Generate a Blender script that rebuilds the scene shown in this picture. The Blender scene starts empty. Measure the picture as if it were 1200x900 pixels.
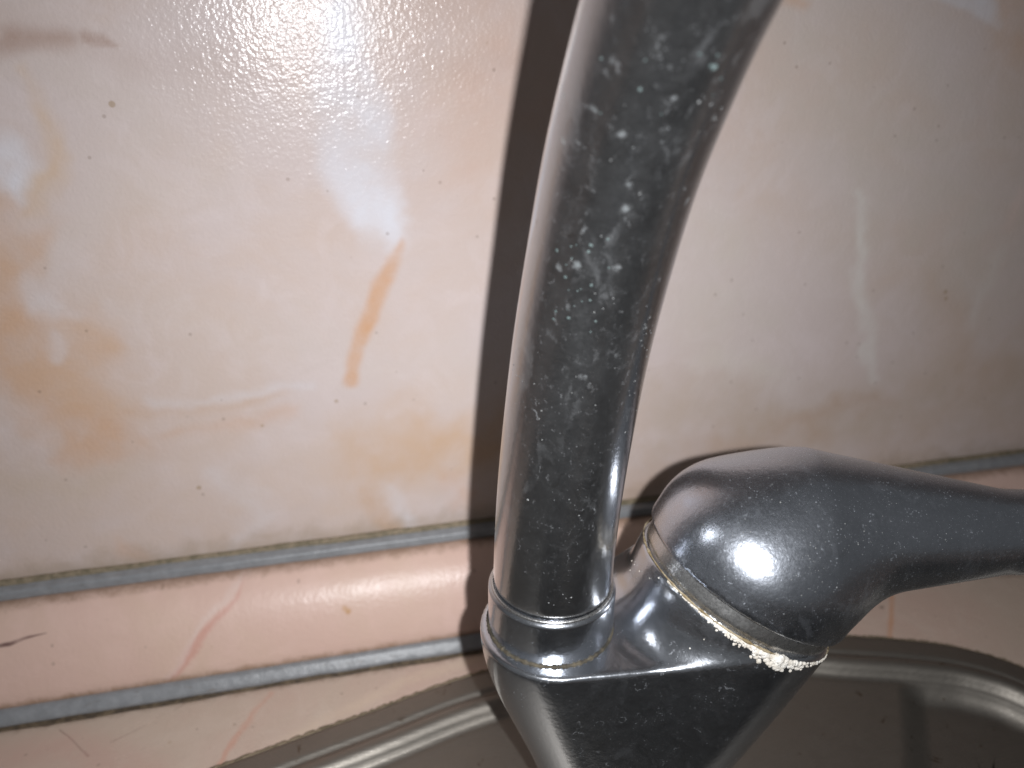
import bpy, math, random
import numpy as np
from mathutils import Matrix, Vector

# ------------------------------------------------------------------ camera
# world: X along the skirting, Y into the wall (wall face at Y=0), Z up,
# counter top at Z=0, metres.
F = 906.0                                   # focal length in photo pixels (1200 wide)
def ray(px, py): return np.array([(px-600)/F, (450-py)/F, -1.0])
_h = ray(4877, 55); _h /= np.linalg.norm(_h)
_n = ray(335, 10); _n = _n-_h*(_n@_h); _n /= np.linalg.norm(_n)
W = np.array([_h, _n, np.cross(_h, _n)])    # camera axes -> world
D, H = 0.22, 0.19576
CAM = np.array([0.0, -D, H])
def pt(px, py, t): return CAM+t*(W@ray(px, py))
def hitY(px, py, Y=0.0):
    d = W@ray(px, py); return pt(px, py, (Y+D)/d[1])
def hitZ(px, py, Z=0.0):
    d = W@ray(px, py); return pt(px, py, (Z-H)/d[2])

sc = bpy.context.scene
col = sc.collection
cam = bpy.data.cameras.new('camera'); cam_o = bpy.data.objects.new('camera', cam); col.objects.link(cam_o)
cam.sensor_fit = 'HORIZONTAL'; cam.sensor_width = 36.0; cam.lens = F/1200*36
cam.clip_start = 0.004; cam.clip_end = 50
M4 = Matrix([list(W[i])+[CAM[i]] for i in range(3)]+[[0, 0, 0, 1]])
cam_o.matrix_world = M4
cam.dof.use_dof = True; cam.dof.focus_distance = 0.166; cam.dof.aperture_fstop = 12.5
sc.camera = cam_o

# ------------------------------------------------------------------ light: a dim room and the phone's flash
wd = bpy.data.worlds.new('World'); sc.world = wd; wd.use_nodes = True
wd.node_tree.nodes['Background'].inputs[0].default_value = (0.94, 0.97, 1.0, 1)
wd.node_tree.nodes['Background'].inputs[1].default_value = 0.080
fl = bpy.data.lights.new('flash_lamp', 'AREA'); fl.shape = 'DISK'; fl.size = 0.0036; fl.energy = 0.32; fl.spread = math.radians(124)
fl.color = (0.955, 0.975, 1.0)
fl_o = bpy.data.objects.new('flash_lamp', fl); col.objects.link(fl_o)
M5 = M4.copy(); M5 = M5 @ Matrix.Rotation(math.radians(6.5), 4, 'Y') @ Matrix.Rotation(math.radians(-5), 4, 'X'); M5.translation = Vector(CAM+W@np.array([0.0155, 0.0, 0.0])); fl_o.matrix_world = M5
sc.view_settings.view_transform = 'Standard'; sc.view_settings.look = 'None'
sc.view_settings.exposure = 0.0; sc.view_settings.gamma = 1.0
sc.view_settings.use_curve_mapping = False

# ------------------------------------------------------------------ node helpers
class NT:
    def __init__(self, name):
        self.mat = bpy.data.materials.new(name); self.mat.use_nodes = True
        self.t = self.mat.node_tree; self.t.nodes.clear()
        self.out = self.t.nodes.new('ShaderNodeOutputMaterial')
    def n(self, kind, **kw):
        nd = self.t.nodes.new(kind)
        for k, v in kw.items(): setattr(nd, k, v)
        return nd
    def link(self, a, b): self.t.links.new(a, b)
    def put(self, sock, v):
        if hasattr(v, 'is_linked') or isinstance(v, bpy.types.NodeSocket): self.link(v, sock)
        else: sock.default_value = v
    def math(self, op, a, b=0.0, c=None, clamp=False):
        nd = self.n('ShaderNodeMath', operation=op, use_clamp=clamp)
        self.put(nd.inputs[0], a); self.put(nd.inputs[1], b)
        if c is not None: self.put(nd.inputs[2], c)
        return nd.outputs[0]
    def vmath(self, op, a, b=(0, 0, 0), scale=None):
        nd = self.n('ShaderNodeVectorMath', operation=op)
        self.put(nd.inputs[0], a)
        if op != 'SCALE': self.put(nd.inputs[1], b)
        if scale is not None: self.put(nd.inputs['Scale'], scale)
        return nd.outputs['Value'] if op in ('LENGTH', 'DISTANCE', 'DOT_PRODUCT') else nd.outputs['Vector']
    def ramp(self, v, a, b, lo=0.0, hi=1.0):
        nd = self.n('ShaderNodeMapRange', interpolation_type='SMOOTHSTEP')
        self.put(nd.inputs[0], v); self.put(nd.inputs[1], a); self.put(nd.inputs[2], b)
        self.put(nd.inputs[3], lo); self.put(nd.inputs[4], hi)
        return nd.outputs[0]
    def noise(self, vec, scale, detail=4, rough=0.55, dist=0.0, col=False):
        nd = self.n('ShaderNodeTexNoise'); self.link(vec, nd.inputs['Vector'])
        nd.inputs['Scale'].default_value = scale; nd.inputs['Detail'].default_value = detail
        nd.inputs['Roughness'].default_value = rough; nd.inputs['Distortion'].default_value = dist
        return nd.outputs['Color' if col else 'Fac']
    def voro(self, vec, scale, feature='F1', rnd=1.0):
        nd = self.n('ShaderNodeTexVoronoi', feature=feature); self.link(vec, nd.inputs['Vector'])
        nd.inputs['Scale'].default_value = scale; nd.inputs['Randomness'].default_value = rnd
        return nd
    def mix(self, fac, a, b, blend='MIX'):
        nd = self.n('ShaderNodeMix', data_type='RGBA', blend_type=blend)
        self.put(nd.inputs[0], fac)
        self.put(nd.inputs[6], a if not isinstance(a, tuple) else (*a, 1)[:4])
        self.put(nd.inputs[7], b if not isinstance(b, tuple) else (*b, 1)[:4])
        return nd.outputs[2]
    def fmix(self, fac, a, b):
        nd = self.n('ShaderNodeMix', data_type='FLOAT')
        self.put(nd.inputs[0], fac); self.put(nd.inputs[2], a); self.put(nd.inputs[3], b)
        return nd.outputs[0]
    def sep(self, vec):
        nd = self.n('ShaderNodeSeparateXYZ'); self.link(vec, nd.inputs[0]); return nd.outputs
    def bump(self, h, strength, dist, normal=None):
        nd = self.n('ShaderNodeBump'); self.put(nd.inputs['Height'], h)
        nd.inputs['Strength'].default_value = strength; nd.inputs['Distance'].default_value = dist
        if normal is not None: self.link(normal, nd.inputs['Normal'])
        return nd.outputs[0]
    def bsdf(self, **kw):
        nd = self.n('ShaderNodeBsdfPrincipled')
        for k, v in kw.items():
            s = nd.inputs[k.replace('_', ' ')]
            if isinstance(v, tuple): v = (*v, 1)[:4]
            self.put(s, v)
        self.link(nd.outputs[0], self.out.inputs[0])
        return nd
    def pos(self):   # all meshes are built in world coordinates, so object = place
        return self.n('ShaderNodeTexCoord').outputs['Object']

def streak_group():
    g = bpy.data.node_groups.new('streak', 'ShaderNodeTree')
    for nm, ty in (('P', 'NodeSocketVector'), ('A', 'NodeSocketVector'), ('B', 'NodeSocketVector'),
                   ('rA', 'NodeSocketFloat'), ('rB', 'NodeSocketFloat'), ('soft', 'NodeSocketFloat')):
        g.interface.new_socket(nm, in_out='INPUT', socket_type=ty)
    g.interface.new_socket('mask', in_out='OUTPUT', socket_type='NodeSocketFloat')
    gi = g.nodes.new('NodeGroupInput'); go = g.nodes.new('NodeGroupOutput')
    def v(op, a, b):
        nd = g.nodes.new('ShaderNodeVectorMath'); nd.operation = op
        g.links.new(a, nd.inputs[0]); g.links.new(b, nd.inputs[1]); return nd
    def m(op, a, b, clamp=False):
        nd = g.nodes.new('ShaderNodeMath'); nd.operation = op; nd.use_clamp = clamp
        g.links.new(a, nd.inputs[0]); g.links.new(b, nd.inputs[1]); return nd.outputs[0]
    pa = v('SUBTRACT', gi.outputs['P'], gi.outputs['A']).outputs[0]
    ba = v('SUBTRACT', gi.outputs['B'], gi.outputs['A']).outputs[0]
    hh = m('DIVIDE', v('DOT_PRODUCT', pa, ba).outputs['Value'], v('DOT_PRODUCT', ba, ba).outputs['Value'], True)
    sc_ = g.nodes.new('ShaderNodeVectorMath'); sc_.operation = 'SCALE'
    g.links.new(ba, sc_.inputs[0]); g.links.new(hh, sc_.inputs['Scale'])
    d = v('DISTANCE', pa, sc_.outputs[0]).outputs['Value']
    r = m('ADD', gi.outputs['rA'], m('MULTIPLY', hh, m('SUBTRACT', gi.outputs['rB'], gi.outputs['rA'])))
    mr = g.nodes.new('ShaderNodeMapRange'); mr.interpolation_type = 'SMOOTHSTEP'
    g.links.new(d, mr.inputs[0]); g.links.new(m('SUBTRACT', r, gi.outputs['soft']), mr.inputs[1])
    g.links.new(m('ADD', r, gi.outputs['soft']), mr.inputs[2])
    mr.inputs[3].default_value = 1; mr.inputs[4].default_value = 0
    g.links.new(mr.outputs[0], go.inputs[0])
    return g
STREAK = streak_group()
def streak(t, P, A, B, rA, rB, soft):
    nd = t.n('ShaderNodeGroup'); nd.node_tree = STREAK
    t.link(P, nd.inputs['P']); nd.inputs['A'].default_value = tuple(A); nd.inputs['B'].default_value = tuple(B)
    nd.inputs['rA'].default_value = rA; nd.inputs['rB'].default_value = rB; nd.inputs['soft'].default_value = soft
    return nd.outputs[0]

# ------------------------------------------------------------------ materials of the setting
def marble(name, to_place, base, tint, feats, ripple, specks=True, rough=0.22, extra=None, bump_scale=620, bump_d=0.00022, flat=(1, 0, 1), spec=0.5, printed=False):
    """printed marble laminate; feats = (pixel points, widths in mm, softness mm, colour, opacity, wobble mm)"""
    t = NT(name); p = t.pos()
    fl_ = t.vmath('MULTIPLY', p, flat)
    big = t.noise(fl_, 16, 5, 0.6, 0.6)
    col_ = t.mix(t.ramp(big, 0.38, 0.68), base, tint)
    mid = t.noise(fl_, 60, 6, 0.65, 1.0)
    col_ = t.mix(t.math('MULTIPLY', t.ramp(mid, 0.42, 0.72), 0.42), col_, tuple(min(1, c*f) for c, f in zip(base, (1.12, 1.14, 1.18))))
    wob = t.vmath('SUBTRACT', t.noise(fl_, 70, 5, 0.6, 0, True), (0.5, 0.5, 0.5))
    wob_small = t.vmath('SUBTRACT', t.noise(fl_, 420, 4, 0.6, 0, True), (0.5, 0.5, 0.5))
    fade = t.noise(fl_, 130, 5, 0.65, 0.5)
    if printed:      # the veins lie in the sheet's own print layer (colour attribute made by paint_print)
        at = t.n('ShaderNodeAttribute', attribute_name='print')
        col_ = t.mix(t.math('MULTIPLY', at.outputs['Alpha'], t.ramp(fade, 0.25, 0.6, 0.8, 1.0)), col_, at.outputs['Color'])
        feats = []
    cache = {}; prev = None
    for pts, ws, soft, c, op, wb in feats:
        if wb not in cache:
            a = t.vmath('ADD', fl_, t.vmath('SCALE', wob, scale=wb*0.001))
            a = t.vmath('ADD', a, t.vmath('SCALE', wob_small, scale=wb*0.00022))
            cache[wb] = t.vmath('MULTIPLY', a, flat)
        m = None
        P3 = [to_place(*q)*np.array(flat) for q in pts]
        for i in range(len(P3)-1):
            # each streak waits for the one before (a nanometre's shift), so few values are alive at once
            P_ = cache[wb] if prev is None else t.vmath('ADD', cache[wb], t.vmath('SCALE', prev, scale=1e-9))
            s = streak(t, P_, P3[i], P3[i+1], ws[i]*.001, ws[i+1]*.001, soft*.001)
            prev = s
            m = s if m is None else t.math('MAXIMUM', m, s)
        m = t.math('MULTIPLY', m, t.ramp(fade, 0.25, 0.6, op*0.45, op))
        col_ = t.mix(m, col_, c); prev = col_
    if specks:
        v = t.voro(fl_, 85)
        near = t.ramp(v.outputs['Distance'], 0.05, 0.085, 1, 0)
        rnd = t.sep(v.outputs['Color'])
        pick = t.ramp(rnd[0], 0.62, 0.66)
        col_ = t.mix(t.math('MULTIPLY', t.math('MULTIPLY', near, pick), t.ramp(rnd[1], 0, 1, 0.05, 0.5)), col_, (0.30, 0.19, 0.075))
        v2 = t.voro(fl_, 190)
        r2 = t.sep(v2.outputs['Color'])
        col_ = t.mix(t.math('MULTIPLY', t.math('MULTIPLY', t.ramp(v2.outputs['Distance'], 0.07, 0.12, 1, 0), t.ramp(r2[0], 0.72, 0.76)), 0.35), col_, (0.22, 0.15, 0.11))
    if extra: col_ = extra(t, p, col_)
    b1 = t.noise(fl_, bump_scale, 2, 0.5)
    b2 = t.noise(fl_, bump_scale*0.3, 2, 0.5)
    nrm = t.bump(t.math('ADD', b1, t.math('MULTIPLY', b2, 0.8)), ripple, bump_d)
    rr = t.ramp(t.noise(fl_, 45, 4), 0.3, 0.7, rough*0.85, rough*1.25)
    t.bsdf(Base_Color=col_, Roughness=rr, Normal=nrm, Specular_IOR_Level=spec)
    return t.mat

ORANGE = (0.60, 0.335, 0.185); TAN = (0.56, 0.38, 0.27); WHITE = (0.70, 0.69, 0.74)
BROWN = (0.36, 0.225, 0.17); PINK = (0.62, 0.36, 0.29)
wall_feats = [
    ([(-20, 240), (10, 340), (70, 440), (130, 520)], (5, 9, 10, 8), 9, (0.57, 0.385, 0.28), 0.7, 16),
    ([(420, 540), (520, 530), (640, 470)], (8, 12, 10), 9, (0.56, 0.40, 0.29), 0.65, 16),
    ([(560, 60), (600, 180)], (10, 8), 9, (0.60, 0.44, 0.36), 0.5, 14),
    ([(-40, 610), (200, 600), (450, 560), (640, 540)], (14, 16, 14, 12), 12, (0.61, 0.475, 0.395), 0.75, 14),
    ([(740, 480), (950, 500), (1230, 440)], (10, 14, 14), 13, (0.52, 0.415, 0.335), 0.8, 14),
    ([(960, 60), (1040, 180), (1170, 300)], (24, 30, 30), 20, (0.575, 0.495, 0.44), 0.8, 14),
    ([(820, 250), (850, 380)], (10, 14), 12, (0.60, 0.53, 0.47), 0.6, 14),
    ([(-30, 60), (200, 150), (60, 300)], (6, 10, 8), 10, (0.59, 0.50, 0.45), 0.6, 16),
    ([(180, 380), (330, 400), (540, 440)], (8, 10, 8), 10, (0.60, 0.51, 0.46), 0.5, 16),
    ([(560, -30), (570, 90), (540, 200)], (22, 20, 6), 14, (0.60, 0.43, 0.36), 0.75, 10),
    ([(410, 20), (412, 110), (425, 200), (448, 275)], (4, 7.5, 8.5, 5.5), 3.0, WHITE, 0.95, 6),
    ([(455, 225), (452, 300)], (4, 2), 1.6, WHITE, 0.7, 6),
    ([(468, 288), (445, 335), (426, 385), (413, 447)], (0.9, 2.7, 2.6, 2.3), 1.4, ORANGE, 0.95, 3),
    ([(-20, 52), (30, 50), (80, 51)], (2.5, 2.6, 2.0), 1.8, BROWN, 0.8, 4),
    ([(104, 44), (122, 47), (138, 55)], (1.6, 1.4, 0.3), 0.8, BROWN, 0.85, 2),
    ([(-10, 20), (150, 75), (330, 90), (600, 75)], (1, 3, 3, 2), 4, (0.50, 0.38, 0.34), 0.35, 6),
    ([(28, 90), (40, 140), (50, 190), (40, 240)], (1.0, 1.6, 2.6, 1.0), 2.2, (0.62, 0.43, 0.27), 0.75, 7),
    ([(-30, 210), (5, 260), (12, 330), (50, 420), (95, 500)], (2, 6, 7, 9, 12), 4.5, (0.60, 0.385, 0.26), 1.0, 12),
    ([(100, 380), (95, 440), (140, 470)], (4, 9, 4), 5, (0.60, 0.41, 0.29), 0.85, 10),
    ([(-5, 190), (15, 205), (22, 222)], (5, 4, 1.5), 2.0, WHITE, 0.85, 6),
    ([(40, 340), (60, 355), (85, 365)], (3, 4, 2), 2.4, WHITE, 0.7, 8),
    ([(75, 395), (70, 410)], (2, 2), 1.4, WHITE, 0.6, 8),
    ([(150, 478), (240, 476), (330, 466)], (0.8, 1.5, 1.0), 1.6, TAN, 0.55, 5),
    ([(190, 505), (270, 500), (345, 488)], (0.8, 2.5, 1.2), 2.4, ORANGE, 0.4, 6),
    ([(180, 465), (360, 455)], (1.5, 1.5), 1.5, WHITE, 0.4, 6),
    ([(440, 545), (530, 520), (600, 500)], (7, 10, 8), 6, (0.58, 0.39, 0.26), 0.8, 14),
    ([(430, 575), (448, 600), (470, 625)], (1.5, 2.6, 1.5), 1.8, (0.55, 0.34, 0.20), 0.7, 6),
    ([(452, 570), (480, 610), (500, 625)], (1.2, 2.6, 1.0), 1.6, WHITE, 0.7, 6),
    ([(530, 560), (555, 600)], (4, 2), 3.0, ORANGE, 0.5, 10),
    ([(250, 560), (300, 600), (260, 660)], (2, 3, 2), 3, WHITE, 0.45, 10),
    ([(140, 640), (180, 655)], (2.5, 1), 2, ORANGE, 0.4, 8),
    ([(0, 560), (90, 580), (160, 560)], (5, 8, 3), 6, (0.55, 0.44, 0.34), 0.5, 12),
    ([(1005, 215), (1003, 320), (1018, 400), (1027, 440)], (1.0, 2.4, 3.0, 2.2), 1.6, (0.72, 0.68, 0.64), 0.75, 7),
    ([(1095, 0), (1150, -2), (1172, 28)], (1.5, 4, 1.5), 1.4, WHITE, 0.85, 6),
    ([(1180, 10), (1215, 60)], (6, 8), 4, (0.60, 0.40, 0.28), 0.6, 8),
    ([(910, -10), (935, 12)], (3, 1.5), 2, ORANGE, 0.6, 6),
    ([(1190, 230), (1178, 265)], (1.5, 1.5), 1.5, (0.72, 0.55, 0.50), 0.7, 5),
    ([(1160, 300), (1140, 380)], (2, 1), 2.5, (0.70, 0.66, 0.62), 0.5, 6),
    ([(935, 500), (975, 472), (1035, 465)], (2, 4, 1.5), 3.5, (0.48, 0.33, 0.24), 0.6, 10),
    ([(770, 560), (860, 515), (960, 510)], (6, 6, 5), 6, (0.52, 0.37, 0.28), 0.7, 12),
    ([(1080, 330), (1150, 440)], (4, 8), 7, (0.55, 0.40, 0.31), 0.55, 12),
    ([(820, 430), (900, 440)], (5, 5), 5, (0.66, 0.60, 0.54), 0.5, 12),
]
def wall_dirt(t, p, c):
    z = t.sep(p)[2]
    nz = t.noise(p, 95, 5, 0.65, 0.4)
    zz = t.math('SUBTRACT', z, t.math('MULTIPLY', nz, 0.02))
    return t.mix(t.ramp(zz, 0.024, 0.034, 0.55, 0.0), c, (0.40, 0.30, 0.22))
M_wall = marble('wall_laminate', lambda x, y: hitY(x, y, 0.0), (0.612, 0.515, 0.490), (0.605, 0.482, 0.425), [], 0.62, extra=wall_dirt, rough=0.20, spec=0.25, bump_scale=950, printed=True)

pl_feats = [
    ([(290, 662), (278, 684), (255, 715), (228, 750), (190, 805)], (0.2, 0.4, 0.8, 1.8, 0.4), 0.95, (0.62, 0.32, 0.26), 0.75, 7),
    ([(300, 655), (272, 680), (236, 722), (210, 770), (190, 800)], (0.8, 1.0, 0.8, 0.9, 0.7), 0.9, (0.72, 0.56, 0.50), 0.6, 7),
    ([(-10, 745), (18, 740), (38, 733), (60, 728)], (0.3, 0.45, 0.3, 0.05), 0.22, (0.16, 0.09, 0.08), 0.95, 1),
    ([(403, 700), (407, 704)], (0.8, 0.8), 0.7, (0.52, 0.29, 0.13), 0.9, 2),
    ([(570, 690), (585, 680)], (3, 3), 4, (0.55, 0.38, 0.28), 0.5, 6),
    ([(1043, 690), (1046, 730)], (1.0, 1.0), 0.9, ORANGE, 0.6, 2),
    ([(1150, 575), (1200, 590)], (2, 2), 2.5, (0.58, 0.33, 0.26), 0.5, 6),
]
def plinth_place(x, y):
    # plane through the trim's upper and lower edges
    a, b = np.array([-.0035, .0305]), np.array([-.0228, .0045])
    nn = np.array([0, -(b-a)[1], (b-a)[0]]); nn = np.array([0, (a-b)[1], -(a-b)[0]])
    d = W@ray(x, y); o = np.array([0, a[0], a[1]])
    return CAM+d*(((o-CAM)@nn)/(d@nn))
def pl_dirt(t, p, c):
    z = t.sep(p)[2]; nz = t.noise(p, 260, 5, 0.7, 0.3)
    lo = t.ramp(t.math('SUBTRACT', z, t.math('MULTIPLY', nz, 0.004)), 0.0020, 0.0050, 0.85, 0)
    hi = t.ramp(t.math('ADD', z, t.math('MULTIPLY', nz, 0.0030)), 0.0300, 0.0322, 0, 0.8)
    c = t.mix(lo, c, (0.33, 0.20, 0.12)); return t.mix(hi, c, (0.30, 0.19, 0.13))
M_plinth = marble('trim_laminate', plinth_place, (0.68, 0.475, 0.40), (0.665, 0.48, 0.385), pl_feats, 0.5, extra=pl_dirt, rough=0.33, bump_scale=700, spec=0.36)

ct_feats = [
    ([(318, 812), (300, 838), (272, 872), (250, 905)], (0.4, 0.8, 1.2, 0.8), 0.95, (0.58, 0.33, 0.25), 0.75, 7),
    ([(235, 812), (205, 832)], (0.4, 0.1), 0.3, (0.25, 0.17, 0.13), 0.6, 1),
    ([(-10, 858), (30, 852), (58, 850)], (0.3, 0.3, 0.5), 0.25, (0.17, 0.11, 0.09), 0.8, 1),
    ([(70, 855), (85, 867), (97, 880), (103, 886)], (0.15, 0.25, 0.3, 0.4), 0.2, (0.17, 0.10, 0.08), 0.85, 1),
    ([(130, 870), (170, 850)], (0.2, 0.1), 0.25, (0.25, 0.16, 0.13), 0.6, 1),
    ([(-20, 890), (80, 880), (180, 905)], (4, 7, 4), 5, (0.56, 0.38, 0.32), 0.7, 8),
    ([(1044, 680), (1045, 720), (1042, 752)], (0.8, 0.9, 0.7), 0.7, (0.55, 0.29, 0.17), 0.75, 2),
    ([(1033, 712), (1034, 711)], (0.6, 0.6), 0.3, (0.12, 0.09, 0.07), 0.8, 0.5),
    ([(330, 870), (470, 800), (560, 770)], (1.5, 2, 2), 2, (0.66, 0.52, 0.40), 0.5, 5),
]
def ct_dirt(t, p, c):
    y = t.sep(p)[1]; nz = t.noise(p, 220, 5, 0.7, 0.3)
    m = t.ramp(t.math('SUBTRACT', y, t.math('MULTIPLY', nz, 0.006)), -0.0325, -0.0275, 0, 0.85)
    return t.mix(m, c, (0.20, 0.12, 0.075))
M_counter = marble('counter_laminate', lambda x, y: hitZ(x, y, 0.0), (0.55, 0.44, 0.36), (0.56, 0.41, 0.34), ct_feats, 0.45, extra=ct_dirt, rough=0.28, flat=(1, 1, 0))

def rubber():
    t = NT('grey_rubber'); p = t.pos()
    n1 = t.noise(p, 300, 5, 0.6); n2 = t.noise(t.vmath('MULTIPLY', p, (0.25, 1, 1)), 900, 4, 0.6)
    c = t.mix(t.ramp(n1, 0.3, 0.75), (0.225, 0.230, 0.240), (0.285, 0.29, 0.302))
    c = t.mix(t.ramp(n2, 0.6, 0.75, 0, 0.6), c, (0.14, 0.11, 0.085))
    t.bsdf(Base_Color=c, Roughness=0.38, Normal=t.bump(n1, 0.5, 0.0006))
    return t.mat
M_rubber = rubber()
def grime(name, a, b):
    t = NT(name); p = t.pos(); n1 = t.noise(p, 420, 5, 0.65)
    t.bsdf(Base_Color=t.mix(t.ramp(n1, 0.3, 0.7), a, b), Roughness=0.75, Normal=t.bump(n1, 0.8, 0.0008))
    return t.mat
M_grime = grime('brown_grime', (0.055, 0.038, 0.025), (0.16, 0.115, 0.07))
M_scum = grime('olive_scum', (0.14, 0.115, 0.07), (0.28, 0.22, 0.15))
M_lime = grime('limescale', (0.50, 0.44, 0.36), (0.74, 0.71, 0.66))
M_limey = grime('yellow_limescale', (0.16, 0.11, 0.045), (0.42, 0.35, 0.24))
M_dark = grime('dark_groove', (0.012, 0.012, 0.012), (0.03, 0.028, 0.025))

def metal(name, base, rough, film=0.1, pins=0.2, rings=0.2, teal=0.0, zlo=0, zhi=0, brush=None, streaks=0.0, tint=(0.34, 0.36, 0.38), stain=0.0, coat=0.0, smear=0.3, blotch=0.0):
    """worn plating: smears of dried water, broken drop outlines, pin specks, scratches;
    teal = verdigris dots between heights zlo and zhi"""
    t = NT(name); p = t.pos()
    big = t.noise(p, 55, 4, 0.6, 0.7); fine = t.noise(p, 700, 4, 0.7); mid = t.noise(p, 190, 5, 0.7, 0.9)
    wob = t.vmath('SUBTRACT', t.noise(p, 420, 4, 0.7, 0, True), (.5, .5, .5))
    wp = t.vmath('ADD', p, t.vmath('SCALE', wob, scale=0.0030))
    zone = t.ramp(big, 0.42, 0.60)
    # dried film, only in patches
    dep = t.math('MULTIPLY', t.math('MULTIPLY', t.ramp(mid, 0.20, 0.85, 0.75, 1.35), t.ramp(zone, 0, 1, 0.8, 1)), t.math('MULTIPLY', t.ramp(fine, 0.30, 0.70, 0.8, 1), film))
    # broken outlines of dried drops
    v = t.voro(wp, 230); r = t.sep(v.outputs['Color'])
    rad = t.ramp(r[1], 0, 1, 0.16, 0.40)
    dd = t.math('ABSOLUTE', t.math('SUBTRACT', v.outputs['Distance'], rad))
    rg = t.math('MULTIPLY', t.ramp(dd, 0.0, 0.055, 1, 0), t.ramp(r[0], 0.60, 0.64))
    rg = t.math('MULTIPLY', rg, t.ramp(fine, 0.47, 0.60))
    dep = t.math('MAXIMUM', dep, t.math('MULTIPLY', t.math('MULTIPLY', rg, t.ramp(zone, 0, 1, 0.25, 1)), rings))
    # pin specks of two sizes, crowded in places
    crowd = t.ramp(mid, 0.46, 0.66, 0.10, 1)
    v = t.voro(wp, 1000); r = t.sep(v.outputs['Color'])
    pin = t.math('MULTIPLY', t.ramp(v.outputs['Distance'], 0.10, 0.34, 1, 0), t.ramp(r[0], 0.78, 0.86))
    dep = t.math('MAXIMUM', dep, t.math('MULTIPLY', t.math('MULTIPLY', pin, crowd), t.math('MULTIPLY', t.ramp(r[1], 0, 1, 0.3, 1), pins)))
    v = t.voro(p, 2300); r = t.sep(v.outputs['Color'])
    pin2 = t.math('MULTIPLY', t.ramp(v.outputs['Distance'], 0.15, 0.40, 1, 0), t.ramp(r[0], 0.80, 0.86))
    dep = t.math('MAXIMUM', dep, t.math('MULTIPLY', t.math('MULTIPLY', pin2, crowd), pins*0.8))
    c = t.mix(t.ramp(big, 0.3, 0.7), tuple(base), tuple(x*0.94 for x in base))
    dcol = t.mix(t.ramp(fine, 0.35, 0.7), tint, tuple(min(1, x*1.5) for x in tint))
    if blotch > 0:   # cloudy dried water, drawn out lengthwise
        bn = t.noise(t.vmath('MULTIPLY', wp, (1, 1, 0.5)), 170, 4, 0.6, 1.2)
        dep = t.math('MAXIMUM', dep, t.math('MULTIPLY', t.math('MULTIPLY', t.ramp(bn, 0.44, 0.68), t.ramp(zone, 0, 1, 0.45, 1)), blotch))
    if streaks > 0:
        sn = t.noise(t.vmath('MULTIPLY', wp, (1, 1, 0.16)), 1000, 4, 0.7)
        dep = t.math('MAXIMUM', dep, t.math('MULTIPLY', t.math('MULTIPLY', t.ramp(sn, 0.60, 0.70), t.ramp(mid, 0.40, 0.60)), streaks))
    if teal > 0:
        z = t.sep(p)[2]
        zm = t.math('MULTIPLY', t.ramp(z, zlo-0.012, zlo+0.008), t.ramp(z, zhi-0.004, zhi+0.02, 1, 0))
        v = t.voro(wp, 360); r = t.sep(v.outputs['Color'])
        dot = t.math('MULTIPLY', t.ramp(v.outputs['Distance'], 0.02, 0.42, 1, 0), t.ramp(r[0], 0.52, 0.70))
        dot = t.math('MULTIPLY', t.math('MULTIPLY', dot, t.ramp(mid, 0.42, 0.58)), t.math('MULTIPLY', zm, teal))
        dcol = t.mix(t.ramp(dot, 0.03, 0.15), dcol, t.mix(r[2], (0.16, 0.30, 0.29), (0.36, 0.46, 0.47)))
        dep = t.math('MAXIMUM', dep, dot)
    if stain > 0:
        s = t.math('MULTIPLY', t.ramp(t.noise(p, 150, 5, 0.7, 0.5), 0.62, 0.72), stain)
        c = t.mix(s, c, (0.10, 0.065, 0.035))
    rr = t.fmix(dep, t.math('ADD', t.ramp(mid, 0.3, 0.7, rough*0.96, rough*1.04), t.math('MULTIPLY', t.ramp(t.noise(p, 1700, 3, 0.7), 0.40, 0.65), smear*0.2)), 0.7)
    if brush is not None:
        nrm = t.bump(t.noise(t.vmath('MULTIPLY', p, brush), 900, 2, 0.6), 0.18, 0.0004)
    else:
        nrm = t.bump(t.noise(p, 900, 2, 0.6), 0.14, 0.0003)
    t.bsdf(Base_Color=t.mix(dep, c, dcol), Metallic=t.math('SUBTRACT', 1.0, t.math('MULTIPLY', dep, 0.9)), Roughness=rr, Normal=nrm, Coat_Weight=coat, Coat_Roughness=0.10)
    return t.mat
M_spout = metal('spout_plating', (0.54, 0.545, 0.56), 0.19, film=0.028, pins=0.24, rings=0.26, teal=0.24, zlo=0.132, zhi=0.188, streaks=0.17, stain=0.30, tint=(0.25, 0.27, 0.28), coat=0.3, smear=0.08, blotch=0.085)
M_body = metal('body_plating', (0.56, 0.58, 0.62), 0.19, film=0.030, pins=0.28, rings=0.20, stain=0.12, tint=(0.29, 0.30, 0.32), coat=0.3, smear=0.08, blotch=0.05, streaks=0.06)
M_handle = metal('handle_plating', (0.52, 0.545, 0.60), 0.25, film=0.021, pins=0.55, rings=0.14, stain=0.10, tint=(0.34, 0.35, 0.38), coat=0.35, smear=0.14, blotch=0.05, streaks=0.08)
M_ringm = metal('bare_ring_metal', (0.55, 0.54, 0.53), 0.24, film=0.06, pins=0.3, rings=0.1, stain=0.3, tint=(0.44, 0.42, 0.38))
M_steel = metal('dull_steel', (0.25, 0.228, 0.200), 0.48, film=0.05, pins=0.10, rings=0.10, brush=(0.12, 1.6, 1), stain=0.8, tint=(0.22, 0.19, 0.16))

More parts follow.
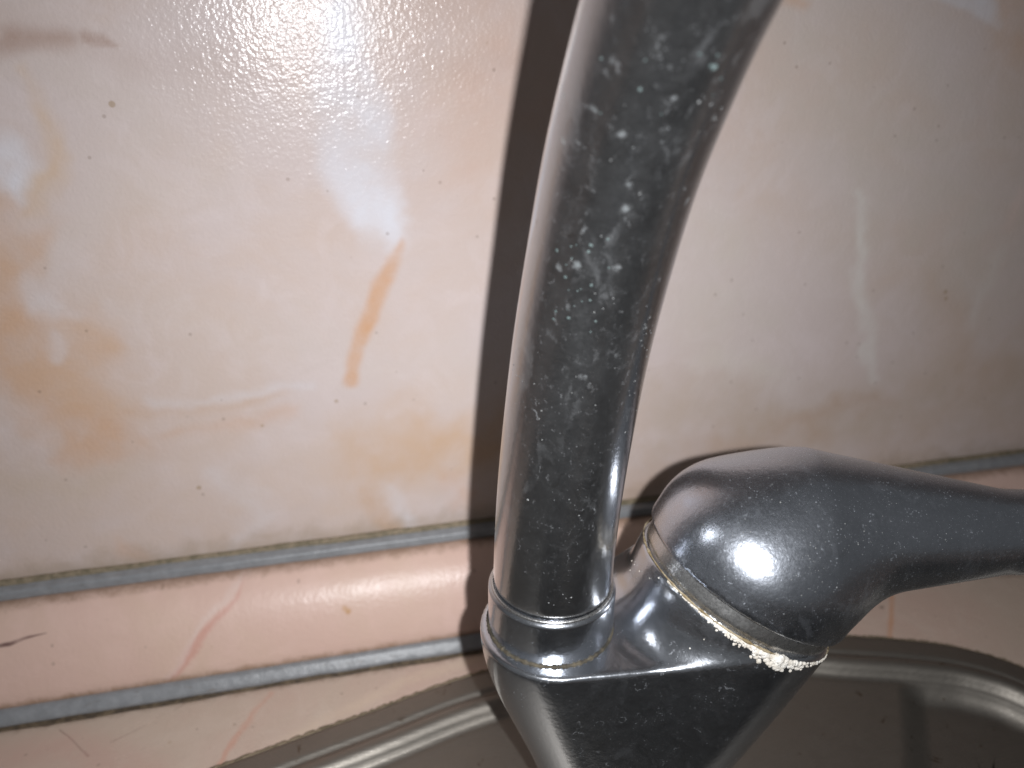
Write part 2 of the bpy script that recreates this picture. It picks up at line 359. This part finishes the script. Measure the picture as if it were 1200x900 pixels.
# ------------------------------------------------------------------ mesh helpers
def mk(name, verts, faces, mat, parent=None, smooth=True):
    me = bpy.data.meshes.new(name); me.from_pydata([tuple(v) for v in verts], [], [tuple(f) for f in faces]); me.update()
    if smooth: me.polygons.foreach_set('use_smooth', [True]*len(me.polygons))
    me.materials.append(mat)
    o = bpy.data.objects.new(name, me); col.objects.link(o)
    if parent is not None:
        o.parent = parent; o.matrix_parent_inverse = parent.matrix_world.inverted()
    return o
def tag(o, label=None, category=None, kind=None):
    if label: o['label'] = label
    if category: o['category'] = category
    if kind: o['kind'] = kind
    return o
def thing(name, label, category, loc=(0, 0, 0)):
    o = bpy.data.objects.new(name, None); col.objects.link(o); o.location = loc; o.empty_display_size = 0.02
    bpy.context.view_layer.update()
    return tag(o, label, category)

def rounded_profile(pts, rad, seg=4):
    """closed (y,z) polygon with rounded corners"""
    out = []; n = len(pts)
    for i in range(n):
        a, b, c = (np.array(pts[(i+k-1) % n], float) for k in range(3))
        u, v = a-b, c-b; lu, lv = np.linalg.norm(u), np.linalg.norm(v)
        r = min(rad, lu*0.45, lv*0.45); p0 = b+u/lu*r; p1 = b+v/lv*r
        for k in range(seg+1):
            s = k/seg; out.append((1-s)**2*p0+2*s*(1-s)*b+s*s*p1)
    return out
def extrude_x(name, prof, x0, x1, mat, parent, n=240, jitter=None, seed=0):
    rng = np.random.default_rng(seed); xs = np.linspace(x0, x1, n); m = len(prof)
    V = []
    ph = rng.uniform(0, 6.28, 6)
    for x in xs:
        dy = dz = 0.0
        if jitter:
            dy = jitter*(math.sin(x*61+ph[0])+0.6*math.sin(x*173+ph[1])+0.4*math.sin(x*420+ph[2]))
            dz = jitter*(math.sin(x*53+ph[3])+0.6*math.sin(x*199+ph[4])+0.4*math.sin(x*510+ph[5]))
        for y, z in prof: V.append((x, y+dy, z+dz))
    Fc = [(i*m+j, i*m+(j+1) % m, (i+1)*m+(j+1) % m, (i+1)*m+j) for i in range(n-1) for j in range(m)]
    Fc += [tuple(range(m))[::-1], tuple(range((n-1)*m, n*m))]
    return mk(name, V, Fc, mat, parent)

# ------------------------------------------------------------------ the setting
X0, X1 = -0.50, 0.80
def sstep(a, b, x):
    t_ = np.clip((x-a)/(b-a), 0, 1); return t_*t_*(3-2*t_)
def lattice(shape, seed):
    return np.random.default_rng(seed).uniform(-1, 1, shape)
def vnoise(x, z, scale, seed, octaves=4):
    """smooth value noise, about -1..1"""
    out = np.zeros_like(x); amp = 1.0; tot = 0.0
    for o in range(octaves):
        L = lattice((256, 256), seed+o)
        u, w = x*scale*2**o+77.3, z*scale*2**o+31.7
        i, j = np.floor(u).astype(int), np.floor(w).astype(int); fu, fw = u-i, w-j
        fu = fu*fu*(3-2*fu); fw = fw*fw*(3-2*fw)
        g = lambda a, b: L[(i+a) % 256, (j+b) % 256]
        out += amp*((g(0, 0)*(1-fu)+g(1, 0)*fu)*(1-fw)+(g(0, 1)*(1-fu)+g(1, 1)*fu)*fw)
        tot += amp; amp *= 0.55
    return out/tot
def paint_print(x, z, feats):
    """RGB + coverage of the printed veins at points of the wall"""
    rgb = np.tile(np.array([0.57, 0.49, 0.45]), (len(x), 1)); al = np.zeros(len(x))
    wx, wz = vnoise(x, z, 55, 1), vnoise(x, z, 55, 21)
    fade = np.clip(0.72+0.55*vnoise(x, z, 120, 41, 5), 0.2, 1)
    for pts, ws, soft, c, op, wb in feats:
        soft = soft*1.35 if soft > 1.4 else soft*1.1
        px, pz = x+wx*wb*.0010, z+wz*wb*.0010
        P3 = [hitY(*q)[[0, 2]] for q in pts]; m = np.zeros(len(x))
        for i in range(len(P3)-1):
            A, B = P3[i], P3[i+1]; ba = B-A
            hh = np.clip(((px-A[0])*ba[0]+(pz-A[1])*ba[1])/(ba@ba), 0, 1)
            d = np.hypot(px-A[0]-hh*ba[0], pz-A[1]-hh*ba[1])*1000-(ws[i]+(ws[i+1]-ws[i])*hh)
            tt = np.clip((soft-d)/(2*soft), 0, 1); m = np.maximum(m, tt*tt*(3-2*tt))
        m *= op*fade*0.92
        na = m+al*(1-m); k = np.where(na > 1e-5, m/np.maximum(na, 1e-5), 0)[:, None]
        rgb = rgb*(1-k)+np.array(c)*k; al = na
    return np.column_stack([rgb, al])
gx = np.concatenate([np.linspace(X0, -.16, 30)[:-1], np.arange(-.16, .34, .0009), np.linspace(.34, X1, 40)])
gz = np.concatenate([[-.02, 0, .01], np.arange(.02, .30, .0009), np.linspace(.30, .6, 30)])
GX, GZ = np.meshgrid(gx, gz); nx, nz = len(gx), len(gz)
# made-up slight bow in the panel, shaped to move the flash glare left
BOW = 0.0020*np.sin(2*math.pi*(GX+.012)/.26)*sstep(.045, .14, GZ)
V = np.column_stack([GX.ravel(), BOW.ravel(), GZ.ravel()])
ii = (np.arange(nz-1)[:, None]*nx+np.arange(nx-1)).ravel()
Fc = np.column_stack([ii, ii+1, ii+nx+1, ii+nx])
wall = mk('wall', V, Fc, M_wall)
ca = wall.data.color_attributes.new('print', 'FLOAT_COLOR', 'POINT')
ca.data.foreach_set('color', paint_print(V[:, 0], V[:, 2], wall_feats).astype(np.float32).ravel())
tag(wall, kind='structure')

# sink outline (plan), clockwise seen from above starting at the back left
OUT = [(-.165, -.100), (-.10, -.0675), (-.045, -.0547), (-.006, -.0456), (.033, -.0368), (.09, -.0320), (.1300, -.0385), (.1560, -.0466),
       (.1760, -.0530), (.1945, -.0610), (.2100, -.0745), (.2230, -.100), (.232, -.16), (.230, -.27), (.195, -.41), (.06, -.475),
       (-.10, -.445), (-.205, -.34), (-.225, -.22), (-.205, -.14)]
def catmull(P, per):
    P = [np.array(p) for p in P]; n = len(P); out = []
    for i in range(n):
        a, b, c, d = P[i-1], P[i], P[(i+1) % n], P[(i+2) % n]
        for k in range(per):
            s = k/per
            out.append(0.5*((2*b)+(c-a)*s+(2*a-5*b+4*c-d)*s*s+(3*b-a-3*c+d)*s**3))
    return np.array(out)
oc = catmull(OUT, 36)
CEN = np.array([0.06, -0.27])
# counter with the cut-out the sink sits in
N = len(oc)
inner = oc+(CEN-oc)*0.035
rect = []
for q in oc:
    d = q-CEN; s = 1e9
    for lo, hi, k in ((X0, X1, 0), (-0.62, 0.0, 1)):
        if d[k] > 1e-9: s = min(s, (hi-CEN[k])/d[k])
        elif d[k] < -1e-9: s = min(s, (lo-CEN[k])/d[k])
    rect.append(CEN+d*s)
V = [(x, y, 0) for x, y in inner]+[(x, y, 0) for x, y in rect]+[(x, y, -.028) for x, y in rect]+[(x, y, -.028) for x, y in inner]
Fc = [(r*N+i, r*N+(i+1) % N, ((r+1) % 4)*N+(i+1) % N, ((r+1) % 4)*N+i) for r in range(4) for i in range(N)]
ct = tag(mk('countertop', V, Fc, M_counter, smooth=False), kind='structure')

# ------------------------------------------------------------------ skirting trim
tr = thing('skirting_trim', 'pink marble-look skirting trim with grey rubber edges along the foot of the wall', 'skirting')
face = [(-.0035, .0308), (-.0075, .0292), (-.0120, .0258), (-.0160, .0208), (-.0192, .0150), (-.0214, .0092), (-.0226, .0040)]
prof = face+[(-.0210, .0010), (-.0010, .0010), (-.0010, .0300)]
extrude_x('trim_face', prof, X0, X1, M_plinth, tr, n=120)
extrude_x('rubber_edge', rounded_profile([(-.0004, .0345), (-.0046, .0338), (-.0050, .0310), (-.0032, .0300), (-.0004, .0300)], .0007), X0, X1, M_rubber, tr, n=400, jitter=.00006, seed=3)
extrude_x('rubber_edge', rounded_profile([(-.0216, .0046), (-.0238, .0046), (-.0262, .0018), (-.0262, .0005), (-.0216, .0005)], .0010), X0, X1, M_rubber, tr, n=400, jitter=.00006, seed=8)
extrude_x('scum_line', rounded_profile([(.0002, .0357), (-.0010, .0353), (-.0018, .0340), (.0002, .0336)], .0006), X0, X1, M_scum, tr, n=600, jitter=.00016, seed=5)
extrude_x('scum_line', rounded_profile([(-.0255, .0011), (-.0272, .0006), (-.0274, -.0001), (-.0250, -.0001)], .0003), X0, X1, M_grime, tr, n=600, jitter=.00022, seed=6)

# ------------------------------------------------------------------ sink
sk = thing('kitchen_sink', 'dull stainless steel sink with a raised bead along its rim, under the tap', 'sink', (CEN[0], CEN[1], 0))
offs = np.concatenate([np.linspace(0, .003, 4), np.linspace(.0045, .022, 26), np.linspace(.024, .05, 14)])
dirs = CEN-oc; ln = np.linalg.norm(dirs, axis=1)[:, None]; un = dirs/ln
# inward normals along the outline (better than rays to the centre for an even rim)
tg = np.roll(oc, -1, 0)-np.roll(oc, 1, 0); tg /= np.linalg.norm(tg, axis=1)[:, None]
nin = np.stack([tg[:, 1], -tg[:, 0]], 1); nin[(nin*un).sum(1) < 0] *= -1
def sink_z(xy, s):
    z = np.full(len(xy), 0.0022)
    z = np.where(s < .0012, 0.0004+0.0018*np.sin(np.clip(s/.0012, 0, 1)*math.pi/2), z)
    bead = np.clip(1-((s-.0145)/.0040)**2, 0, None)
    z += .0032*bead**0.75
    z -= .0009*np.exp(-((s-.0092)/.0011)**2)+.0007*np.exp(-((s-.0200)/.0012)**2)
    # the tap ledge ends in a pressed step towards the bowl
    z -= .0040*sstep(.0190, .0250, s)*sstep(-.005, .007, xy[:, 0]-.1568-.69*(xy[:, 1]+.0874))*sstep(-.17, -.115, xy[:, 1])
    z -= .0009*sstep(.0190, .0230, s)
    d = np.hypot((xy[:, 0]-.065)/.150, (xy[:, 1]+.292)/.160)
    z -= .15*sstep(-1.0, -0.66, -d)+.005*sstep(-1.06, -.98, -d)
    return z
rings = [oc+nin*s for s in offs]
zs = [sink_z(r, np.full(N, s)) for r, s in zip(rings, offs)]
last = rings[-1]
for k in np.linspace(.03, 1, 60)[:-1]:
    r = last+(CEN-last)*k; rings.append(r); zs.append(sink_z(r, np.full(N, .06)))
V = np.concatenate([np.column_stack([r, z]) for r, z in zip(rings, zs)])
V = np.vstack([V, [[CEN[0], CEN[1], sink_z(CEN[None, :], np.array([.06]))[0]]]])
R_ = len(rings)
Fc = [(r*N+i, (r+1)*N+i, (r+1)*N+(i+1) % N, r*N+(i+1) % N) for r in range(R_-1) for i in range(N)]
Fc += [((R_-1)*N+i, len(V)-1, (R_-1)*N+(i+1) % N) for i in range(N)]
Fc = [f[::-1] for f in Fc]
mk('basin', V, Fc, M_steel, sk)
# dirty sealant round the sink's edge
def ring_tube(name, path, rad, mat, parent, m=8, closed=True, up=None, seed=0, jit=0.0):
    rng = np.random.default_rng(seed); path = np.array(path); n = len(path)
    if closed: tg_ = np.roll(path, -1, 0)-np.roll(path, 1, 0)
    else: tg_ = np.gradient(path, axis=0)
    tg_ /= np.linalg.norm(tg_, axis=1)[:, None]
    rad = np.broadcast_to(rad, (n,))
    up = np.array([0, 0, 1.0]) if up is None else up
    V = []
    for i in range(n):
        b = np.cross(tg_[i], up); b /= np.linalg.norm(b); c = np.cross(b, tg_[i])
        r = rad[i]*(1+jit*rng.uniform(-1, 1))
        for j in range(m):
            a = 2*math.pi*j/m; V.append(path[i]+r*(math.cos(a)*b+math.sin(a)*c))
    last_ = n if closed else n-1
    Fc = [(i*m+j, ((i+1) % n)*m+j, ((i+1) % n)*m+(j+1) % m, i*m+(j+1) % m) for i in range(last_) for j in range(m)]
    if not closed: Fc += [tuple(range(m)), tuple(range((n-1)*m, n*m))[::-1]]
    return mk(name, V, Fc, mat, parent)
ring_tube('sealant_line', np.column_stack([oc-nin*.0002, np.full(N, .0003)]), .0011, M_scum, sk, jit=.25)

# ------------------------------------------------------------------ signed-distance modelling for the cast tap
def surface_nets(sdf, lo, hi, h):
    lo = np.array(lo, float); hi = np.array(hi, float)
    dims = np.ceil((hi-lo)/h).astype(int)+1
    g = np.meshgrid(*[lo[k]+h*np.arange(dims[k]) for k in range(3)], indexing='ij')
    P = np.stack(g, -1).reshape(-1, 3)
    Fv = np.concatenate([sdf(c) for c in np.array_split(P, max(1, len(P)//200000))]).reshape(dims)
    S = Fv < 0
    cd = dims-1
    acc = np.zeros((*cd, 3)); cnt = np.zeros(cd)
    I = np.stack(np.meshgrid(*[np.arange(c) for c in cd], indexing='ij'), -1).astype(float)
    corner = [(a, b, c) for a in (0, 1) for b in (0, 1) for c in (0, 1)]
    sl = lambda o: tuple(slice(o[k], o[k]+cd[k]) for k in range(3))
    for a in corner:
        for ax in range(3):
            if a[ax] == 0:
                b = list(a); b[ax] = 1; b = tuple(b)
                fa, fb = Fv[sl(a)], Fv[sl(b)]; cr = S[sl(a)] != S[sl(b)]
                with np.errstate(divide='ignore', invalid='ignore'):
                    tt = np.where(cr, fa/(fa-fb), 0)
                v = np.zeros((*cd, 3)); v += np.array(a, float); v[..., ax] = tt
                acc += np.where(cr[..., None], v, 0); cnt += cr
    act = cnt > 0
    idx = -np.ones(cd, int); idx[act] = np.arange(act.sum())
    verts = lo+h*(I[act]+acc[act]/cnt[act][:, None])
    quads = []
    for ax in range(3):
        u, w = (ax+1) % 3, (ax+2) % 3
        s0 = [slice(0, dims[k]) for k in range(3)]; s1 = list(s0)
        s0[ax] = slice(0, dims[ax]-1); s1[ax] = slice(1, dims[ax])
        A, B = S[tuple(s0)], S[tuple(s1)]
        for flip, m in ((False, A & ~B), (True, ~A & B)):
            e = np.argwhere(m)
            e = e[(e[:, u] > 0) & (e[:, w] > 0) & (e[:, u] < dims[u]-1) & (e[:, w] < dims[w]-1)]
            def c(du, dw):
                q = e.copy(); q[:, u] += du; q[:, w] += dw; return idx[q[:, 0], q[:, 1], q[:, 2]]
            q = np.stack([c(-1, -1), c(0, -1), c(0, 0), c(-1, 0)], 1)
            quads.append(q[:, ::-1] if flip else q)
    quads = np.concatenate(quads)
    for _ in range(3):                      # settle the vertices onto the true surface
        e = 0.05*h; f0 = sdf(verts); gr = np.zeros_like(verts)
        for k in range(3):
            d = np.zeros(3); d[k] = e; gr[:, k] = (sdf(verts+d)-sdf(verts-d))/(2*e)
        g2 = (gr**2).sum(1).clip(0.05)
        st = -(f0/g2)[:, None]*gr
        nn = np.linalg.norm(st, axis=1)[:, None]; st *= np.minimum(1, 0.5*h/np.maximum(nn, 1e-12))
        verts = verts+st
    return verts, quads
def smin(a, b, k):
    hh = np.clip(0.5+0.5*(b-a)/k, 0, 1); return b+(a-b)*hh-k*hh*(1-hh)
def smax(a, b, k): return -smin(-a, -b, k)
def cap_cyl(P, A, ax, L, r, rd):           # rounded cylinder from A along ax
    q = P-A; w = q@ax; rr = np.linalg.norm(q-w[:, None]*ax, axis=1)
    dx = rr-r+rd; dw = np.abs(w-L/2)-L/2+rd
    return np.minimum(np.maximum(dx, dw), 0)+np.hypot(np.maximum(dx, 0), np.maximum(dw, 0))-rd
def round_cone(P, A, B, r0, r1, flat=None):
    ba = B-A; q = P-A; hh = np.clip((q@ba)/(ba@ba), 0, 1)
    return np.linalg.norm(q-hh[:, None]*ba, axis=1)-(r0+(r1-r0)*hh)

# millimetres for the tap's own shapes
mm = 0.001
AX = np.array([0.452, -0.010, 0.892]); AX /= np.linalg.norm(AX)      # cartridge axis
C0 = pt(860, 683, 0.184)*1000                                   # centre of the socket's mouth
SP = np.array([40.5, -89.0])                                          # spout axis
ZT = 69.5                                                             # flat top under the spout
ZB = 1.3                                                              # foot on the sink's ledge
RS = 24.4
tp = thing('mixer_tap', 'tarnished chrome single-lever kitchen tap with limescale, standing on the steel sink', 'tap', (0.045, -0.098, ZB*mm))

EX = np.array([0.89, 0.0, -0.455])
EX = EX-AX*(EX@AX); EX /= np.linalg.norm(EX)
def body_sdf(P):
    z = P[:, 2]; s = np.clip(z/ZT, 0, 1.15)
    # plan section: uneven capsule between the spout turret and the leaning socket
    bx = C0[0]-(C0[2]-z)*AX[0]/AX[2]; by = C0[1]-(C0[2]-z)*AX[1]/AX[2]
    rA = 12.5+4.6*sstep(0.3, 1.0, s); rB = 20.6-7.0*(1-s); by = by-7.0*(1-s); bx = bx+5.0*(1-s)
    ax_ = SP[0]+0.7+11.5*(1-sstep(0.1, 1.0, s)); ay = SP[1]-1.0-6.0*(1-sstep(0.1, 0.9, s))
    ux, uy = bx-ax_, by-ay; l2 = ux*ux+uy*uy+1e-6
    hh = np.clip(((P[:, 0]-ax_)*ux+(P[:, 1]-ay)*uy)/l2, 0, 1)
    d2 = np.hypot(P[:, 0]-ax_-hh*ux, P[:, 1]-ay-hh*uy)-(rA+(rB-rA)*hh)
    d2 *= 0.9
    low = smax(d2, z-ZT, 1.2)
    q = P-C0; w = q@AX                      # socket: a leaning cup that narrows below its mouth on the spout's side
    rw = RS-2.0*sstep(0, 30, -w)-9.0*sstep(18, 78, -w); q = q-w[:, None]*AX-np.outer(RS-rw, EX)
    dx = np.linalg.norm(q, axis=1)-rw
    sock = smax(smax(dx, w, 1.2), -w-84, 3.0)
    b = smin(low, sock, 8.0)
    return smax(b, ZB-z, 0.4)
v, q = surface_nets(body_sdf, (12, -134, -1), (124, -56, 106), 0.8)
mk('body', v*mm, q, M_body, tp)

# foot ring under the body
def lathe(name, prof, centre, ax, mat, parent, n=96):
    ax = np.array(ax, float); ax /= np.linalg.norm(ax)
    t1 = np.cross(ax, (0, 1, 0.1)); t1 /= np.linalg.norm(t1); t2 = np.cross(ax, t1)
    V = []; m = len(prof)
    for i in range(n):
        a = 2*math.pi*i/n; dr = math.cos(a)*t1+math.sin(a)*t2
        for r, w in prof: V.append((np.array(centre)+dr*r+ax*w)*mm)
    Fc = [(i*m+j, ((i+1) % n)*m+j, ((i+1) % n)*m+(j+1) % m, i*m+(j+1) % m) for i in range(n) for j in range(m)]
    return mk(name, V, Fc, mat, parent)
lathe('foot_ring', rounded_profile([(6, 0), (13.6, 0), (13.6, 1.4), (13.0, 1.9), (6, 1.9)], 0.6), (54, -97, ZB-0.3), (0, 0, 1), M_body, tp)

# spout: collar, lip and the rising tube
lathe('spout_collar', rounded_profile([(9, -1), (14.3, -1), (14.3, 10.7), (13.4, 11.5), (9, 11.5)], 0.6), (*SP, ZT), (0, 0, 1), M_body, tp)
cp = np.array([(40.5, -89, 80.6), (40.9, -88.7, 92), (41.6, -88.4, 105), (42.8, -88.4, 120), (44.4, -89.2, 138), (46.2, -91.6, 156), (47.6, -96.0, 173),
               (49.0, -102.2, 188), (50.2, -108.6, 200), (52, -119, 215), (55, -137, 232), (59, -162, 245), (64, -192, 250), (69, -222, 247), (73, -243, 239)])
def spline_open(P, per):
    P = np.vstack([2*P[0]-P[1], P, 2*P[-1]-P[-2]]); out = []
    for i in range(1, len(P)-2):
        a, b, c, d = P[i-1:i+3]
        for k in range(per):
            s = k/per; out.append(0.5*((2*b)+(c-a)*s+(2*a-5*b+4*c-d)*s*s+(3*b-a-3*c+d)*s**3))
    out.append(P[-2]); return np.array(out)
path = spline_open(cp, 10)
def tube(name, path, rad, mat, parent, m=72):
    tg_ = np.gradient(path, axis=0); tg_ /= np.linalg.norm(tg_, axis=1)[:, None]
    V = []; u = np.array([1.0, 0, 0])
    for i in range(len(path)):
        u = u-tg_[i]*(u@tg_[i]); u /= np.linalg.norm(u); w = np.cross(tg_[i], u)
        for j in range(m):
            a = 2*math.pi*j/m; V.append((path[i]+rad[i]*(math.cos(a)*u+math.sin(a)*w))*mm)
    n = len(path)
    Fc = [(i*m+j, i*m+(j+1) % m, (i+1)*m+(j+1) % m, (i+1)*m+j) for i in range(n-1) for j in range(m)]
    Fc += [tuple(range(m))[::-1], tuple(range((n-1)*m, n*m))]
    return mk(name, V, Fc, mat, parent)
rad = np.full(len(path), 13.2); rad[0] = 12.7; rad[1] = 13.1
spo = tube('spout', path, rad, M_spout, tp)
def circle(c, ax, r, n=140):
    ax = np.array(ax, float); ax /= np.linalg.norm(ax)
    t1 = np.cross(ax, (0, 1, 0.1)); t1 /= np.linalg.norm(t1); t2 = np.cross(ax, t1)
    a = np.linspace(0, 2*math.pi, n, endpoint=False)
    return (np.array(c)+r*(np.cos(a)[:, None]*t1+np.sin(a)[:, None]*t2))*mm
ring_tube('spout_lip', circle((*SP, ZT+11.5), (0, 0, 1), 13.35), .00042, M_ringm, tp)
ring_tube('grime_ring', circle((*SP, ZT+0.05), (0, 0, 1), 14.30, 220), .00042, grime('dark_scum', (0.02, 0.016, 0.010), (0.085, 0.068, 0.042)), tp, jit=.45, seed=4)

# lever handle
RIM = C0+AX*4.6
LV = np.array([0.955, -0.275, 0.012]); LV /= np.linalg.norm(LV)
def handle_sdf(P):
    q = P-RIM; w = q@AX; pr = q-w[:, None]*AX; rr = np.linalg.norm(pr, axis=1)
    # dome: straight skirt, then an ellipsoidal crown
    k = np.sqrt((rr/25.3)**2+(np.maximum(w-5, 0)/21.0)**2)
    dome = (k-1)*22.5
    A = RIM+AX*13.0+LV*7
    l1 = round_cone(P, A, A+LV*51, 18.0, 8.3)
    l2 = round_cone(P, A+LV*51, A+LV*92+np.array([0, 0, -1.0]), 8.3, 6.5)
    b = smin(dome, smin(l1, l2, 5.0), 8.0)
    return smax(b, -w, 1.2)
lo = np.minimum(RIM-34, RIM+AX*12+LV*104-20); hi = np.maximum(RIM+44, RIM+AX*12+LV*104+22)
v, q = surface_nets(handle_sdf, lo, hi, 0.9)
hd = mk('handle', v*mm, q, M_handle, tp)
lathe('handle_ring', rounded_profile([(17, -0.8), (23.4, -0.8), (23.8, 1.5), (23.4, 6.6), (17, 6.6)], 0.5), C0, AX, M_ringm, tp)

# limescale along the socket's mouth: a thin yellow seam and lumps that thicken to the lower right
u1 = np.cross(AX, (0, 1, 0)); u1 /= np.linalg.norm(u1); u2 = np.cross(AX, u1)
def rim_pt(a, r, w): return C0+AX*w+r*(math.cos(a)*u1+math.sin(a)*u2)
view = CAM/mm-C0
best = max(np.linspace(0, 2*math.pi, 720), key=lambda a: (rim_pt(a, 1, 0)-C0)@view)
rng = np.random.default_rng(11)
def blob_mesh(name, blobs, mat, parent):
    V = []; Fc = []
    base = []
    t_ = (1+5**.5)/2
    ico = np.array([(-1, t_, 0), (1, t_, 0), (-1, -t_, 0), (1, -t_, 0), (0, -1, t_), (0, 1, t_), (0, -1, -t_), (0, 1, -t_), (t_, 0, -1), (t_, 0, 1), (-t_, 0, -1), (-t_, 0, 1)], float)
    ico /= np.linalg.norm(ico[0])
    fi = [(0, 11, 5), (0, 5, 1), (0, 1, 7), (0, 7, 10), (0, 10, 11), (1, 5, 9), (5, 11, 4), (11, 10, 2), (10, 7, 6), (7, 1, 8), (3, 9, 4), (3, 4, 2), (3, 2, 6), (3, 6, 8), (3, 8, 9), (4, 9, 5), (2, 4, 11), (6, 2, 10), (8, 6, 7), (9, 8, 1)]
    # one subdivision
    vv = [tuple(x) for x in ico]; cache = {}; ff = []
    def midp(a, b):
        k = (min(a, b), max(a, b))
        if k not in cache:
            p_ = np.array(vv[a])+np.array(vv[b]); p_ /= np.linalg.norm(p_); cache[k] = len(vv); vv.append(tuple(p_))
        return cache[k]
    for a, b, c in fi:
        x, y, z = midp(a, b), midp(b, c), midp(c, a); ff += [(a, x, z), (b, y, x), (c, z, y), (x, y, z)]
    sph = np.array(vv)
    for c, r, nrm, fl_ in blobs:
        o = len(V); jit = 1+rng.uniform(-.28, .28, (len(sph), 1))
        s = sph*jit*r
        s = s-np.outer(s@nrm, nrm)*(1-fl_)
        V += list((s+c)*mm); Fc += [(a+o, b+o, d+o) for a, b, d in ff]
    return tag(mk(name, V, Fc, mat, parent), kind='stuff')
# which way along the rim is the lower right end in the photograph's terms: +X, -Z
sgn = 1 if (rim_pt(best+0.5, RS, 0)-rim_pt(best, RS, 0))@np.array([1, 0, -1.0]) > 0 else -1
seam = [rim_pt(best+sgn*a, RS+0.05, 0.1)*mm for a in np.linspace(-1.75, 1.75, 150)]
sr = np.array([0.00012+0.00022*abs(math.sin(i*0.37)*math.sin(i*0.11+1)) for i in range(150)])
ring_tube('limescale_seam', seam, sr, M_limey, tp, closed=False, up=AX, jit=.3, m=7)
def onto_body(P):                            # slide points onto the casting's surface
    P = np.array(P, float)
    for _ in range(5):
        f0 = body_sdf(P); g = np.zeros_like(P)
        for k in range(3):
            d = np.zeros(3); d[k] = 0.05; g[:, k] = (body_sdf(P+d)-body_sdf(P-d))/0.1
        P = P-(f0/(g**2).sum(1).clip(.1))[:, None]*g
    return P, g/np.linalg.norm(g, axis=1)[:, None]
spec_ = []
for i in range(1500):
    a = rng.uniform(-0.5, 1.5)
    th = 0.10+0.90*math.exp(-((a-0.68)/0.33)**2)*(0.78+0.22*math.sin(a*29))+0.22*math.exp(-((a-0.15)/0.30)**2)
    if rng.uniform() > th: continue
    spec_.append((rim_pt(best+sgn*a, RS+0.2, -abs(rng.normal(0, 1.45*th))), rng.uniform(0.2, 0.30+0.75*th*th)))
Q, NQ = onto_body([p_ for p_, _ in spec_])
bl = [(Q[i], spec_[i][1], NQ[i], 0.55) for i in range(len(Q))]
blob_mesh('limescale_crust', bl, M_lime, tp)
# stray flecks: on the handle's edge and low on the socket
fl2 = []
for k in range(9):
    a = rng.uniform(-1.2, 1.5); w = -rng.uniform(1.5, 9)
    fl2.append((rim_pt(best+sgn*a, RS+0.05, w), rng.uniform(0.1, 0.26), rim_pt(best+sgn*a, 1, 0)-C0, 0.5))
blob_mesh('limescale_fleck', fl2, M_lime, tp)

# flecks of scale seen on the spout and the handle: small flat crusts set on the metal
M_fleck = grime('grey_scale', (0.08, 0.083, 0.085), (0.24, 0.24, 0.235))
M_verd = grime('green_scale', (0.03, 0.045, 0.044), (0.10, 0.128, 0.126))
def spout_sdf(P):
    return np.min(np.linalg.norm(P[:, None, :]-path[None, :120, :], axis=2), axis=1)-13.2
def shoot(sdf, px, py):
    d = W@ray(px, py); d /= np.linalg.norm(d); P = CAM*1000+d*60
    for _ in range(80):
        f = sdf(P[None, :])[0]
        if f < 0.02: break
        P = P+d*max(f*0.8, 0.02)
        if np.linalg.norm(P-CAM*1000) > 320: return None
    g = np.array([(sdf((P+e)[None, :])[0]-sdf((P-e)[None, :])[0])/0.1 for e in np.eye(3)*0.05])
    return P, g/np.linalg.norm(g)
def scatter(sdf, spots, size):
    out = []
    for px, py, sx, sy, n in spots:
        for _ in range(n):
            h = shoot(sdf, px+rng.normal(0, sx), py+rng.normal(0, sy))
            if h is not None: out.append((h[0], rng.uniform(*size)*(1.6 if rng.uniform() < .12 else 1), h[1], 0.18))
    return out
blob_mesh('scale_fleck', scatter(spout_sdf, [(758, 385, 5, 26, 26), (745, 450, 5, 22, 14), (700, 350, 16, 10, 5), (690, 455, 22, 16, 10), (606, 430, 5, 14, 10), (620, 470, 16, 30, 9), (668, 590, 16, 10, 6), (655, 705, 22, 10, 8), (830, 130, 12, 34, 12), (730, 230, 30, 40, 6)], (0.06, 0.17)), M_fleck, spo)
blob_mesh('verdigris_fleck', scatter(spout_sdf, [(672, 350, 16, 34, 18), (685, 300, 22, 30, 7), (740, 90, 36, 40, 5), (838, 90, 14, 34, 6)], (0.08, 0.34)), M_verd, spo)
blob_mesh('scale_fleck', scatter(handle_sdf, [(1040, 588, 3, 4, 9), (985, 650, 45, 22, 70), (940, 690, 34, 18, 40), (900, 590, 60, 16, 34), (860, 620, 26, 20, 16), (1090, 640, 40, 14, 16)], (0.04, 0.12)), M_fleck, hd)
